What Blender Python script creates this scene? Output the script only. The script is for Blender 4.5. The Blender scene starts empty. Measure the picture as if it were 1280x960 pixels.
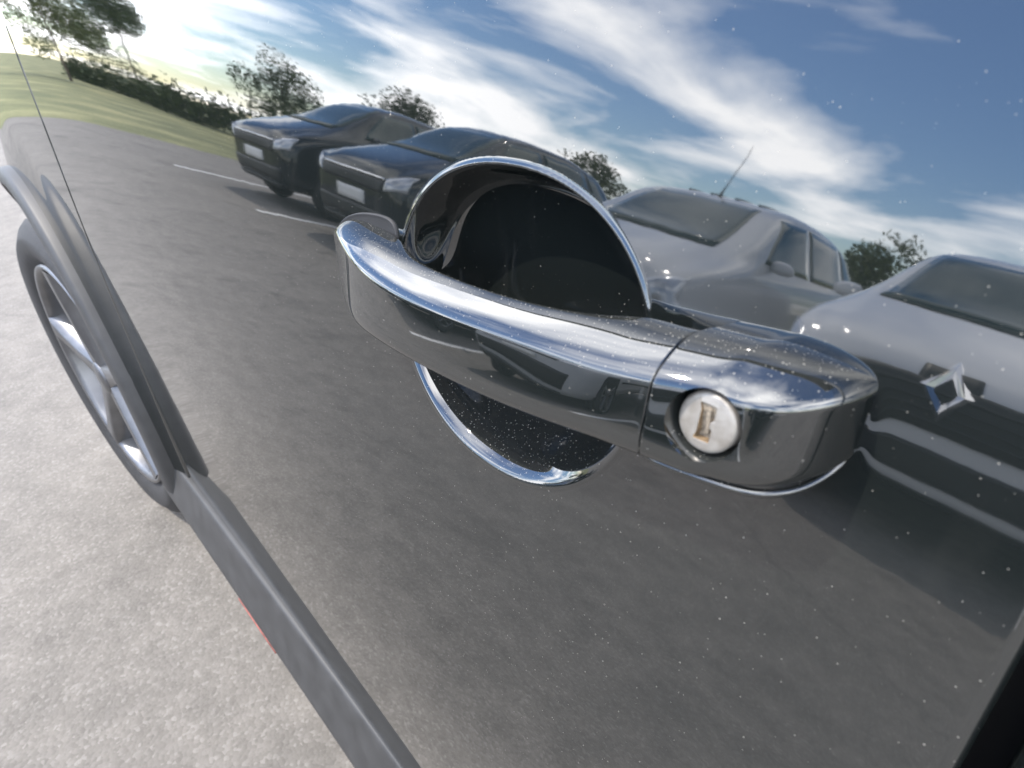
import bpy, bmesh, math, random
import numpy as np
from mathutils import Vector, Matrix
from mathutils.bvhtree import BVHTree

random.seed(7)
np.random.seed(7)
scene = bpy.context.scene
COL = scene.collection

# ------------------------------------------------------------------ camera
cam_data = bpy.data.cameras.new("camera")
cam = bpy.data.objects.new("camera", cam_data)
COL.objects.link(cam)
CAM_POS = Vector((0.0, -0.14, 1.0))
c_right = Vector((0.67507, 0.73549, -0.05776))
c_down = Vector((0.34761, -0.38616, -0.85443))
c_fwd = Vector((-0.65072, 0.55672, -0.51635))
m = Matrix.Identity(4)
for i in range(3):
    m[i][0], m[i][1], m[i][2], m[i][3] = c_right[i], -c_down[i], -c_fwd[i], CAM_POS[i]
cam.matrix_world = m
cam_data.sensor_width = 36.0
cam_data.lens = 775.0 / 1280.0 * 36.0
cam_data.clip_start = 0.01
cam_data.clip_end = 1500.0
cam_data.dof.use_dof = True
cam_data.dof.focus_distance = 0.34
cam_data.dof.aperture_fstop = 18.0
scene.camera = cam

# ------------------------------------------------------------------ sky
SUN_ELEV, SUN_AZ = 54.0, 224.0          # azimuth: direction the sun stands in, degrees from +Y clockwise
world = bpy.data.worlds.new("World")
scene.world = world
world.use_nodes = True
wn, wl = world.node_tree.nodes, world.node_tree.links
wn.clear()
w_out = wn.new("ShaderNodeOutputWorld")
w_bg = wn.new("ShaderNodeBackground")
w_bg.inputs["Strength"].default_value = 0.15
sky = wn.new("ShaderNodeTexSky")
sky.sky_type = 'NISHITA'
sky.sun_disc = False
sky.sun_elevation = math.radians(SUN_ELEV)
sky.sun_rotation = math.radians(SUN_AZ)
sky.air_density = 1.0
sky.dust_density = 0.2
sky.ozone_density = 2.5
tc = wn.new("ShaderNodeTexCoord")
sep = wn.new("ShaderNodeSeparateXYZ")
wl.new(tc.outputs["Generated"], sep.inputs[0])
mx = wn.new("ShaderNodeMath"); mx.operation = 'MAXIMUM'; mx.inputs[1].default_value = 0.0
wl.new(sep.outputs["Z"], mx.inputs[0])
ad = wn.new("ShaderNodeMath"); ad.operation = 'ADD'; ad.inputs[1].default_value = 0.12
wl.new(mx.outputs[0], ad.inputs[0])
dx = wn.new("ShaderNodeMath"); dx.operation = 'DIVIDE'
dy = wn.new("ShaderNodeMath"); dy.operation = 'DIVIDE'
wl.new(sep.outputs["X"], dx.inputs[0]); wl.new(ad.outputs[0], dx.inputs[1])
wl.new(sep.outputs["Y"], dy.inputs[0]); wl.new(ad.outputs[0], dy.inputs[1])
cmb = wn.new("ShaderNodeCombineXYZ")
wl.new(dx.outputs[0], cmb.inputs[0]); wl.new(dy.outputs[0], cmb.inputs[1])
cn = wn.new("ShaderNodeTexNoise")
cn.inputs["Scale"].default_value = 0.85
cn.inputs["Detail"].default_value = 9.0
cn.inputs["Roughness"].default_value = 0.52
cn.inputs["Distortion"].default_value = 0.35
wl.new(cmb.outputs[0], cn.inputs["Vector"])
cr = wn.new("ShaderNodeValToRGB")
cr.color_ramp.elements[0].position = 0.44
cr.color_ramp.elements[0].color = (0, 0, 0, 1)
cr.color_ramp.elements[1].position = 0.63
cr.color_ramp.elements[1].color = (1, 1, 1, 1)
wl.new(cn.outputs["Fac"], cr.inputs[0])
cm = wn.new("ShaderNodeMix"); cm.data_type = 'RGBA'
wl.new(cr.outputs["Color"], cm.inputs[0])
hs = wn.new("ShaderNodeHueSaturation")
hs.inputs["Saturation"].default_value = 1.15
hs.inputs["Hue"].default_value = 0.506
hs.inputs["Value"].default_value = 1.0
wl.new(sky.outputs[0], hs.inputs["Color"])
wl.new(hs.outputs[0], cm.inputs[6])
cm.inputs[7].default_value = (17.5, 17.5, 17.8, 1)
wl.new(cm.outputs[2], w_bg.inputs["Color"])
wl.new(w_bg.outputs[0], w_out.inputs["Surface"])

sun_data = bpy.data.lights.new("sun", 'SUN')
sun_data.energy = 2.0
sun_data.angle = math.radians(0.6)
sun_data.color = (1.0, 0.93, 0.84)
sun = bpy.data.objects.new("sun", sun_data)
COL.objects.link(sun)
az, el = math.radians(SUN_AZ), math.radians(SUN_ELEV)
sun_dir = Vector((math.sin(az) * math.cos(el), math.cos(az) * math.cos(el), math.sin(el)))
sun.rotation_euler = (-sun_dir).to_track_quat('-Z', 'Y').to_euler()

scene.view_settings.view_transform = 'Standard'
scene.view_settings.look = 'None'
scene.view_settings.gamma = 1.0
scene.view_settings.use_curve_mapping = False
scene.view_settings.exposure = 1.43
scene.cycles.max_bounces = 8
scene.cycles.use_denoising = True


# ------------------------------------------------------------------ materials
def new_mat(name):
    mt = bpy.data.materials.new(name)
    mt.use_nodes = True
    nt = mt.node_tree
    nt.nodes.clear()
    out = nt.nodes.new("ShaderNodeOutputMaterial")
    return mt, nt, out


def N(nt, kind, **kw):
    n = nt.nodes.new(kind)
    for k, v in kw.items():
        setattr(n, k, v)
    return n


def math_node(nt, op, a, b=None, c=None, clamp=False):
    n = nt.nodes.new("ShaderNodeMath")
    n.operation = op
    n.use_clamp = clamp
    for i, v in enumerate((a, b, c)):
        if v is None:
            continue
        if isinstance(v, (int, float)):
            n.inputs[i].default_value = v
        else:
            nt.links.new(v, n.inputs[i])
    return n.outputs[0]


def noise(nt, vec, scale, detail=2.0, rough=0.5):
    n = nt.nodes.new("ShaderNodeTexNoise")
    n.inputs["Scale"].default_value = scale
    n.inputs["Detail"].default_value = detail
    n.inputs["Roughness"].default_value = rough
    nt.links.new(vec, n.inputs["Vector"])
    return n.outputs["Fac"]


def ramp(nt, fac, stops):
    r = nt.nodes.new("ShaderNodeValToRGB")
    els = r.color_ramp.elements
    while len(els) < len(stops):
        els.new(0.5)
    for e, (p, c) in zip(els, stops):
        e.position = p
        e.color = (*c, 1) if len(c) == 3 else c
    nt.links.new(fac, r.inputs[0])
    return r.outputs["Color"]


def pbr(nt, color=(0.5, 0.5, 0.5), rough=0.5, metal=0.0, ior=1.5):
    b = nt.nodes.new("ShaderNodeBsdfPrincipled")
    b.inputs["Base Color"].default_value = (*color, 1)
    b.inputs["Roughness"].default_value = rough
    b.inputs["Metallic"].default_value = metal
    b.inputs["IOR"].default_value = ior
    return b


def simple(name, color, rough=0.5, metal=0.0, ior=1.5, var=0.15, scale=40.0, bump=0.0):
    mt, nt, out = new_mat(name)
    g = N(nt, "ShaderNodeTexCoord").outputs["Object"]
    b = pbr(nt, color, rough, metal, ior)
    f = noise(nt, g, scale, 4.0)
    lo = tuple(c * (1 - var) for c in color)
    hi = tuple(min(1, c * (1 + var)) for c in color)
    nt.links.new(ramp(nt, f, [(0.3, lo), (0.7, hi)]), b.inputs["Base Color"])
    rr = math_node(nt, 'MULTIPLY_ADD', f, 0.12, max(0.0, rough - 0.06))
    nt.links.new(rr, b.inputs["Roughness"])
    if bump:
        bp = nt.nodes.new("ShaderNodeBump")
        bp.inputs["Strength"].default_value = 1.0
        bp.inputs["Distance"].default_value = bump
        nt.links.new(f, bp.inputs["Height"])
        nt.links.new(bp.outputs[0], b.inputs["Normal"])
    nt.links.new(b.outputs[0], out.inputs["Surface"])
    return mt


def car_paint(name, color, ior=1.5, rough=0.03, specks=1.0, peel=1.2e-5, film=0.05):
    """Clear-coated paint with orange peel, dust specks and a thin dust film on faces that look up."""
    mt, nt, out = new_mat(name)
    geo = N(nt, "ShaderNodeNewGeometry")
    pos = geo.outputs["Position"]
    b = pbr(nt, color, rough, 0.0, ior)
    bp = nt.nodes.new("ShaderNodeBump")
    bp.inputs["Strength"].default_value = 1.0
    bp.inputs["Distance"].default_value = peel
    pe = math_node(nt, 'ADD', noise(nt, pos, 75.0, 1.0), math_node(nt, 'MULTIPLY', noise(nt, pos, 420.0, 1.0), 0.06))
    nt.links.new(pe, bp.inputs["Height"])
    nt.links.new(bp.outputs[0], b.inputs["Normal"])
    sn = nt.nodes.new("ShaderNodeSeparateXYZ")
    nt.links.new(geo.outputs["Normal"], sn.inputs[0])
    up = nt.nodes.new("ShaderNodeMapRange")
    up.inputs[1].default_value = 0.45
    up.inputs[2].default_value = 1.0
    nt.links.new(sn.outputs["Z"], up.inputs[0])
    upf = up.outputs[0]
    patch = noise(nt, pos, 14.0, 3.0)
    total = None
    for scale, keep, rmin, rvar, upgain in ((430.0, 0.15, 0.03, 0.07, 0.10), (1100.0, 0.05, 0.09, 0.16, 0.9)):
        v = nt.nodes.new("ShaderNodeTexVoronoi")
        v.inputs["Scale"].default_value = scale
        nt.links.new(pos, v.inputs["Vector"])
        s = nt.nodes.new("ShaderNodeSeparateColor")
        nt.links.new(v.outputs["Color"], s.inputs[0])
        rad = math_node(nt, 'MULTIPLY_ADD', math_node(nt, 'POWER', s.outputs[1], 2.6), rvar * 1.5, rmin * 0.8)
        dot = math_node(nt, 'LESS_THAN', v.outputs["Distance"], rad)
        thr = math_node(nt, 'MULTIPLY_ADD', upf, upgain, keep * specks)
        thr = math_node(nt, 'MULTIPLY', thr, math_node(nt, 'MULTIPLY_ADD', patch, 2.4, -0.2))
        kp = math_node(nt, 'LESS_THAN', s.outputs[0], thr)
        d = math_node(nt, 'MULTIPLY', dot, kp)
        total = d if total is None else math_node(nt, 'MAXIMUM', total, d)
    total = math_node(nt, 'MULTIPLY', total, 0.42 * min(1.0, specks))
    fl = math_node(nt, 'MULTIPLY', math_node(nt, 'MULTIPLY', upf, film), noise(nt, pos, 700.0, 3.0, 0.7))
    haze = math_node(nt, 'MULTIPLY', noise(nt, pos, 5.0, 5.0, 0.65), 0.007 * specks)
    stretch = nt.nodes.new("ShaderNodeVectorMath"); stretch.operation = 'MULTIPLY'
    stretch.inputs[1].default_value = (1.0, 1.0, 0.09)
    nt.links.new(pos, stretch.inputs[0])
    run = nt.nodes.new("ShaderNodeMapRange")        # dried runs of dirty water down the panel
    run.inputs[1].default_value = 0.55; run.inputs[2].default_value = 0.8; run.inputs[3].default_value = 0.0; run.inputs[4].default_value = 0.022 * specks
    nt.links.new(noise(nt, stretch.outputs[0], 95.0, 4.0, 0.6), run.inputs[0])
    smear = math_node(nt, 'MULTIPLY', run.outputs[0], noise(nt, pos, 9.0, 3.0))
    haze = math_node(nt, 'ADD', haze, smear)
    if specks > 0:
        nt.links.new(math_node(nt, 'MULTIPLY_ADD', noise(nt, pos, 22.0, 5.0, 0.7), 0.035, rough - 0.025), b.inputs["Roughness"])
    fac = math_node(nt, 'ADD', math_node(nt, 'ADD', total, haze), fl, clamp=True)
    dust = nt.nodes.new("ShaderNodeBsdfDiffuse")
    dust.inputs["Color"].default_value = (0.36, 0.34, 0.30, 1)
    mix = nt.nodes.new("ShaderNodeMixShader")
    nt.links.new(fac, mix.inputs[0])
    nt.links.new(b.outputs[0], mix.inputs[1])
    nt.links.new(dust.outputs[0], mix.inputs[2])
    nt.links.new(mix.outputs[0], out.inputs["Surface"])
    return mt


def asphalt_mat():
    mt, nt, out = new_mat("asphalt")
    pos = N(nt, "ShaderNodeNewGeometry").outputs["Position"]
    b = pbr(nt, (0.2, 0.2, 0.2), 0.9)
    v = nt.nodes.new("ShaderNodeTexVoronoi")
    v.inputs["Scale"].default_value = 150.0
    nt.links.new(pos, v.inputs["Vector"])
    s = nt.nodes.new("ShaderNodeSeparateColor")
    nt.links.new(v.outputs["Color"], s.inputs[0])
    stones = ramp(nt, s.outputs[0], [(0.0, (0.128, 0.117, 0.103)), (0.45, (0.147, 0.135, 0.119)), (0.85, (0.160, 0.147, 0.131)), (1.0, (0.196, 0.183, 0.164))])
    big = noise(nt, pos, 1.1, 6.0, 0.62)
    mid = noise(nt, pos, 9.0, 4.0, 0.65)
    tone = math_node(nt, 'MULTIPLY_ADD', big, 0.55, math_node(nt, 'MULTIPLY_ADD', mid, 0.75, 0.35))
    stain = nt.nodes.new("ShaderNodeMapRange")
    stain.inputs[1].default_value = 0.56; stain.inputs[2].default_value = 0.72; stain.inputs[3].default_value = 1.0; stain.inputs[4].default_value = 0.72
    nt.links.new(noise(nt, pos, 2.3, 5.0, 0.6), stain.inputs[0])
    vc = nt.nodes.new("ShaderNodeTexVoronoi"); vc.feature = 'DISTANCE_TO_EDGE'
    vc.inputs["Scale"].default_value = 0.24
    wob = nt.nodes.new("ShaderNodeTexNoise"); wob.inputs["Scale"].default_value = 3.0; wob.inputs["Detail"].default_value = 6.0
    nt.links.new(pos, wob.inputs["Vector"])
    wv = nt.nodes.new("ShaderNodeVectorMath"); wv.operation = 'MULTIPLY_ADD'
    wv.inputs[1].default_value = (0.5, 0.5, 0.0)
    nt.links.new(wob.outputs["Color"], wv.inputs[0]); nt.links.new(pos, wv.inputs[2])
    nt.links.new(wv.outputs[0], vc.inputs["Vector"])
    crack = nt.nodes.new("ShaderNodeMapRange")
    crack.inputs[1].default_value = 0.001; crack.inputs[2].default_value = 0.004; crack.inputs[3].default_value = 0.86; crack.inputs[4].default_value = 1.0
    nt.links.new(vc.outputs["Distance"], crack.inputs[0])
    tone = math_node(nt, 'MULTIPLY', math_node(nt, 'MULTIPLY', tone, stain.outputs[0]), crack.outputs[0])
    mul = nt.nodes.new("ShaderNodeVectorMath"); mul.operation = 'SCALE'
    nt.links.new(stones, mul.inputs[0]); nt.links.new(tone, mul.inputs["Scale"])
    nt.links.new(mul.outputs[0], b.inputs["Base Color"])
    h = math_node(nt, 'SUBTRACT', math_node(nt, 'MULTIPLY', mid, 0.6), v.outputs["Distance"])
    bp = nt.nodes.new("ShaderNodeBump")
    bp.inputs["Strength"].default_value = 0.45
    bp.inputs["Distance"].default_value = 0.0020
    nt.links.new(h, bp.inputs["Height"])
    nt.links.new(bp.outputs[0], b.inputs["Normal"])
    nt.links.new(b.outputs[0], out.inputs["Surface"])
    return mt


def grass_mat():
    mt, nt, out = new_mat("grass_ground")
    pos = N(nt, "ShaderNodeNewGeometry").outputs["Position"]
    b = pbr(nt, (0.08, 0.1, 0.03), 0.95)
    f = math_node(nt, 'ADD', math_node(nt, 'MULTIPLY', noise(nt, pos, 0.5, 5.0), 0.5), math_node(nt, 'MULTIPLY', noise(nt, pos, 14.0, 5.0, 0.7), 0.5))
    nt.links.new(ramp(nt, f, [(0.35, (0.07, 0.085, 0.03)), (0.5, (0.14, 0.145, 0.055)), (0.65, (0.3, 0.28, 0.13))]), b.inputs["Base Color"])
    nt.links.new(b.outputs[0], out.inputs["Surface"])
    return mt


def leaf_mat(name, a, b_):
    mt, nt, out = new_mat(name)
    g = N(nt, "ShaderNodeNewGeometry")
    b = pbr(nt, a, 0.6)
    f = noise(nt, g.outputs["Position"], 3.0, 3.0)
    nt.links.new(ramp(nt, f, [(0.3, a), (0.7, b_)]), b.inputs["Base Color"])
    nt.links.new(b.outputs[0], out.inputs["Surface"])
    return mt


def glass_mat():
    mt, nt, out = new_mat("tinted_glass")
    b = pbr(nt, (0.02, 0.045, 0.04), 0.03, 0.0, 1.6)
    b.inputs["Transmission Weight"].default_value = 0.15
    pos = N(nt, "ShaderNodeTexCoord").outputs["Object"]
    nt.links.new(math_node(nt, 'MULTIPLY_ADD', noise(nt, pos, 6.0, 2.0), 0.05, 0.01), b.inputs["Roughness"])
    nt.links.new(b.outputs[0], out.inputs["Surface"])
    return mt


def line_mat():
    mt, nt, out = new_mat("worn_white_paint")
    pos = N(nt, "ShaderNodeNewGeometry").outputs["Position"]
    b = pbr(nt, (0.75, 0.75, 0.73), 0.7)
    f = noise(nt, pos, 28.0, 5.0, 0.7)
    nt.links.new(ramp(nt, f, [(0.33, (0.22, 0.215, 0.2)), (0.45, (0.7, 0.7, 0.68)), (1.0, (0.8, 0.8, 0.78))]), b.inputs["Base Color"])
    nt.links.new(b.outputs[0], out.inputs["Surface"])
    return mt


def lock_mat():
    mt, nt, out = new_mat("dusty_lock_face")
    pos = N(nt, "ShaderNodeNewGeometry").outputs["Position"]
    b = pbr(nt, (0.6, 0.57, 0.52), 0.34, 0.35)
    f = noise(nt, pos, 260.0, 5.0, 0.65)
    nt.links.new(ramp(nt, f, [(0.3, (0.211, 0.191, 0.164)), (0.5, (0.261, 0.242, 0.215)), (0.75, (0.296, 0.281, 0.257))]), b.inputs["Base Color"])
    nt.links.new(math_node(nt, 'MULTIPLY_ADD', f, 0.5, 0.12), b.inputs["Roughness"])
    bp = nt.nodes.new("ShaderNodeBump")
    bp.inputs["Distance"].default_value = 0.0001
    bp.inputs["Strength"].default_value = 0.4
    nt.links.new(noise(nt, pos, 900.0, 4.0), bp.inputs["Height"])
    nt.links.new(bp.outputs[0], b.inputs["Normal"])
    nt.links.new(b.outputs[0], out.inputs["Surface"])
    return mt


M = {
    "paint": car_paint("black_car_paint", (0.006, 0.008, 0.008), ior=2.06),
    "plastic": simple("grey_sill_plastic", (0.034, 0.034, 0.034), 0.55, var=0.2, scale=30),
    "rubber": simple("black_rubber", (0.015, 0.015, 0.016), 0.65, scale=60),
    "liner": simple("dark_liner", (0.008, 0.008, 0.009), 0.9),
    "tyre": simple("tyre_rubber", (0.022, 0.022, 0.023), 0.7, scale=50, var=0.25, bump=0.001),
    "rim": simple("silver_rim", (0.17, 0.172, 0.178), 0.4, 0.85, scale=20),
    "disc": simple("brake_metal", (0.2, 0.19, 0.18), 0.4, 0.9),
    "glass": glass_mat(),
    "asphalt": asphalt_mat(),
    "grass": grass_mat(),
    "line": line_mat(),
    "lock": lock_mat(),
    "slot": simple("brown_slot_dirt", (0.16, 0.11, 0.06), 0.8, scale=900, var=0.6, bump=0.0003),
    "slot_dark": simple("slot_plate", (0.22, 0.185, 0.14), 0.6, scale=1200, var=0.5),
    "white": car_paint("white_car_paint", (0.62, 0.63, 0.64), specks=0.0, peel=1e-6, film=0.0),
    "silver": car_paint("silver_car_paint", (0.5, 0.51, 0.52), specks=0.0, peel=1e-6, film=0.0),
    "dark": car_paint("dark_blue_car_paint", (0.012, 0.016, 0.02), specks=0.0, peel=1e-6, film=0.0),
    "grey": car_paint("charcoal_car_paint", (0.05, 0.052, 0.055), specks=0.0, peel=1e-6, film=0.0),
    "grille": simple("black_grille_plastic", (0.01, 0.01, 0.011), 0.5),
    "chrome": simple("chrome", (0.75, 0.75, 0.76), 0.12, 1.0, var=0.05),
    "lamp": simple("headlamp_lens", (0.55, 0.57, 0.6), 0.08, 0.3, var=0.25, scale=12),
    "plate": simple("white_plate", (0.75, 0.75, 0.73), 0.5, var=0.05),
    "bark": simple("bark", (0.09, 0.07, 0.05), 0.9, scale=12, var=0.4, bump=0.01),
    "leaf_a": leaf_mat("leaf_dark", (0.035, 0.06, 0.015), (0.07, 0.1, 0.025)),
    "leaf_b": leaf_mat("leaf_light", (0.06, 0.09, 0.02), (0.13, 0.15, 0.04)),
    "wood": simple("weathered_wood", (0.12, 0.1, 0.085), 0.9, scale=20, var=0.3),
    "red": simple("faded_red_paint", (0.22, 0.07, 0.055), 0.8, scale=60, var=0.4),
}


# ------------------------------------------------------------------ helpers
def link(name, me, mat=None, parent=None, smooth=True):
    o = bpy.data.objects.new(name, me)
    COL.objects.link(o)
    if mat:
        me.materials.append(M[mat])
    if parent:
        o.parent = parent
        o.matrix_parent_inverse = parent.matrix_basis.inverted() if False else Matrix.Identity(4)
    if smooth:
        me.polygons.foreach_set("use_smooth", [True] * len(me.polygons))
    return o


def mesh_obj(name, verts, faces, mat=None, parent=None, smooth=True):
    me = bpy.data.meshes.new(name)
    me.from_pydata([tuple(v) for v in verts], [], faces)
    me.update()
    return link(name, me, mat, parent, smooth)


def bm_obj(name, bm, mat=None, parent=None, smooth=False):
    me = bpy.data.meshes.new(name)
    bm.to_mesh(me)
    bm.free()
    return link(name, me, mat, parent, smooth)


def empty(name, loc=(0, 0, 0), rz=0.0, parent=None):
    o = bpy.data.objects.new(name, None)
    COL.objects.link(o)
    o.location = loc
    o.rotation_euler = (0, 0, rz)
    if parent:
        o.parent = parent
    return o


def tag(o, label=None, cat=None, group=None, kind=None):
    if label: o["label"] = label
    if cat: o["category"] = cat
    if group: o["group"] = group
    if kind: o["kind"] = kind
    return o


def bspline_basis(n_ctrl, closed, sub):
    """Rows of cubic B-spline weights; an open curve repeats its ends so that it reaches them."""
    rows = []
    if closed:
        segs = n_ctrl
        idx = lambda k: k % n_ctrl
    else:
        segs = n_ctrl + 1
        idx = lambda k: min(max(k, 0), n_ctrl - 1)
    for s in range(segs):
        cnt = sub if (closed or s < segs - 1) else sub + 1
        for j in range(cnt):
            t = j / sub
            w = ((1 - t) ** 3 / 6, (3 * t ** 3 - 6 * t ** 2 + 4) / 6, (-3 * t ** 3 + 3 * t ** 2 + 3 * t + 1) / 6, t ** 3 / 6)
            r = np.zeros(n_ctrl)
            for k in range(4):
                a = s + k - 1 if closed else s + k - 2
                r[idx(a)] += w[k]
            rows.append(r)
    return np.array(rows)


def loft(net, sub_v, sub_u):
    """net: stations x ring points x 3 -> (verts, faces) of a closed tube with fan ends."""
    net = np.array(net, float)
    Bv = bspline_basis(net.shape[0], False, sub_v)
    Bu = bspline_basis(net.shape[1], True, sub_u)
    P = np.einsum('vs,urx,srx->vux' if False else 'vs,sux->vux', Bv, np.einsum('ur,srx->sux', Bu, net))
    nv, nu = P.shape[:2]
    verts = P.reshape(-1, 3).tolist()
    faces = []
    for v in range(nv - 1):
        for u in range(nu):
            a = v * nu + u
            b = v * nu + (u + 1) % nu
            faces.append((a, b, b + nu, a + nu))
    for row, flip in ((0, True), (nv - 1, False)):
        c = len(verts)
        verts.append(P[row].mean(axis=0).tolist())
        for u in range(nu):
            a, b = row * nu + u, row * nu + (u + 1) % nu
            faces.append((b, a, c) if flip else (a, b, c))
    return verts, faces


def recalc(o):
    bm = bmesh.new()
    bm.from_mesh(o.data)
    bmesh.ops.recalc_face_normals(bm, faces=bm.faces)
    if bm.calc_volume(signed=True) < 0:
        bmesh.ops.reverse_faces(bm, faces=bm.faces)
    bm.to_mesh(o.data)
    bm.free()


def add_box(bm, c, s, rot=None):
    r = bmesh.ops.create_cube(bm, size=1.0)
    for v in r["verts"]:
        p = Vector((v.co.x * s[0], v.co.y * s[1], v.co.z * s[2]))
        if rot: p = rot @ p
        v.co = p + Vector(c)
    return r["verts"]


def lathe(name, prof, n, mat, parent, center, smooth=True):
    """Revolve (radius, y) round the Y axis through center."""
    verts, faces = [], []
    k = len(prof)
    for i in range(n):
        a = 2 * math.pi * i / n
        for r, y in prof:
            verts.append((center[0] + r * math.cos(a), center[1] + y, center[2] + r * math.sin(a)))
    for i in range(n):
        for j in range(k - 1):
            a, b = i * k + j, ((i + 1) % n) * k + j
            faces.append((a, a + 1, b + 1, b))
    return mesh_obj(name, verts, faces, mat, parent, smooth)


# ------------------------------------------------------------------ ground
GZ = -0.125         # level of the ground; the camera is 1.125 m above it


def sheet(name, x0, x1, y0, y1, z, mat, kind="structure", parent=None):
    o = mesh_obj(name, [(x0, y0, z), (x1, y0, z), (x1, y1, z), (x0, y1, z)], [(0, 1, 2, 3)], mat, parent, False)
    if kind: o["kind"] = kind
    return o


sheet("ground", -500, 500, -500, 500, GZ - 0.008, "grass")
sheet("parking_lot", -15.6, 30, -9.2, 14, GZ, "asphalt")

# ------------------------------------------------------------------ the photographed car
car = empty("parked_car", (-0.6, 0.85, 0.0))
tag(car, "glossy black car in the foreground whose door handle fills the view", "car")
CAR_OFF = Vector((-0.6, 0.85, 0.0))


def put(o):
    """Parts are modelled in world metres; hang them on the car without moving them."""
    o.parent = car
    o.matrix_parent_inverse = Matrix.Translation(-CAR_OFF)
    return o


def delta_tan(x):
    d = 12.2 + 11.0 * (x + 0.02)
    d = np.where(d < 4.0, 4.0 - 3.0 * (1 - np.exp((d - 4.0) / 3.0)), d)
    return np.tan(np.radians(d))


def G(z):
    z = np.asarray(z, float)
    lowmid = -0.19 + 0.5 * (z - 0.6) ** 2 / 0.22
    low = -0.19 + 1.2 * (z - 0.6) ** 2
    return np.where(z >= 0.82, z - 0.9, np.where(z >= 0.6, lowmid, low))


def Ybase(x, z):
    x = np.asarray(x, float)
    return delta_tan(x) * G(z)


CUP_C, CUP_A, CUP_N = (-0.1675, 0.8985), 0.0685, 2.15
CUP_UP, CUP_LOW = 0.0548, 0.0640


def cup_sd(x, z):
    """Approximate signed distance to the cup's rim (negative inside)."""
    B = np.where(z > CUP_C[1], CUP_UP, CUP_LOW)
    u, w = np.abs(x - CUP_C[0]) / CUP_A + 1e-9, np.abs(z - CUP_C[1]) / B + 1e-9
    s = u ** CUP_N + w ** CUP_N
    rho = s ** (1 / CUP_N)
    gx = rho ** (1 - CUP_N) * u ** (CUP_N - 1) / CUP_A
    gz = rho ** (1 - CUP_N) * w ** (CUP_N - 1) / B
    return (rho - 1) / np.maximum(np.hypot(gx, gz), 5.0)


def cap_sd(x, z):
    cx, cz, ax, az_ = -0.072, 0.9075, 0.0365, 0.0150
    u, w = np.abs(x - cx) / ax + 1e-9, np.abs(z - cz) / az_ + 1e-9
    n = 2.6
    rho = (u ** n + w ** n) ** (1 / n)
    gx = rho ** (1 - n) * u ** (n - 1) / ax
    gz = rho ** (1 - n) * w ** (n - 1) / az_
    return (rho - 1) / np.maximum(np.hypot(gx, gz), 8.0)


def door_y(x, z):
    y = Ybase(x, z)
    d = cup_sd(x, z)
    s = np.maximum(-d, 0.0)
    low = 1 / (1 + np.exp((z - 0.885) / 0.006))
    u = z - 0.9
    floor = np.where(u >= -0.01, 0.027 + 0.15 * u - 3.5 * u ** 2, 0.02515 + 0.22 * (u + 0.01))
    depth = floor - Ybase(x, z)
    y = y + depth * (1 - np.exp(-(s / (0.0050 + 0.0062 * low)) ** (1.6 + 0.3 * low)))
    y = y - 0.0004 * np.exp(-((d - 0.0006) / 0.0009) ** 2)
    c = np.maximum(cap_sd(x, z), 0.0)
    y = y - 0.0001 * np.exp(-(c / 0.002) ** 1.3) * (1 / (1 + np.exp(-(d - 0.004) / 0.0015)))
    return y


def height_panel(name, xs, zs, yfun, edge, mat, warp=None, flange=0.018, analytic=True):
    """A panel y(x, z) with rounded, flanged borders. edge = radius of the border rolls."""
    xs, zs = np.array(xs), np.array(zs)
    X, Z = np.meshgrid(xs, zs, indexing='ij')

    def full(Xp, Zp):
        y = yfun(Xp, Zp)
        for e in (Xp - xs[0], xs[-1] - Xp, Zp - zs[0], zs[-1] - Zp):
            t = np.clip(edge - e, 0, edge)
            y = y + edge - np.sqrt(np.maximum(edge ** 2 - t ** 2, 1e-12))
        return y
    Yv = full(X, Z)
    eps = 1e-4
    ny = -np.ones_like(X)
    fx = (full(X + eps, Z) - full(X - eps, Z)) / (2 * eps)
    fz = (full(X, Z + eps) - full(X, Z - eps)) / (2 * eps)
    nrm = np.stack([fx, ny, fz], -1)
    nrm /= np.linalg.norm(nrm, axis=-1, keepdims=True)
    nx, nz = X.shape
    P = np.stack([X, Yv, Z], -1)
    if warp is not None:
        P = warp(P)
    verts = P.reshape(-1, 3)
    idx = np.arange(nx * nz).reshape(nx, nz)
    q = np.stack([idx[:-1, :-1], idx[1:, :-1], idx[1:, 1:], idx[:-1, 1:]], -1).reshape(-1, 4)
    ring = np.concatenate([idx[:, 0], idx[-1, 1:], idx[-2::-1, -1], idx[0, -2:0:-1]])
    back = verts[ring] + np.array([0, flange, 0])
    k = len(ring)
    base = len(verts)
    bi = np.arange(k) + base
    f2 = np.stack([ring, bi, np.roll(bi, -1), np.roll(ring, -1)], -1)
    allv = np.concatenate([verts, back])
    faces = np.concatenate([q, f2])
    me = bpy.data.meshes.new(name)
    me.from_pydata(allv.tolist(), [], faces.tolist())
    me.update()
    o = link(name, me, mat)
    if analytic:
        normals = nrm.reshape(-1, 3)
        cust = np.concatenate([normals, np.tile([0, -0.2, 0], (k, 1)) + normals[ring] * 0.8])
        me.normals_split_custom_set_from_vertices(cust.tolist())
    return put(o)


def border(a, b, r):
    return [a, a + r * 0.04, a + r * 0.12, a + r * 0.25, a + r * 0.45, a + r * 0.7, a + r], [b - r, b - r * 0.7, b - r * 0.45, b - r * 0.25, b - r * 0.12, b - r * 0.04, b]


def lines(a, b, r, *spans):
    lo, hi = border(a, b, r)
    vals = lo + hi
    for s0, s1, step in spans:
        vals += list(np.arange(s0, s1, step))
    vals = sorted(v for v in set(round(v, 6) for v in vals) if a <= v <= b)
    out = [vals[0]]
    for v in vals[1:]:
        if v - out[-1] > 0.00008: out.append(v)
    return out


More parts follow.
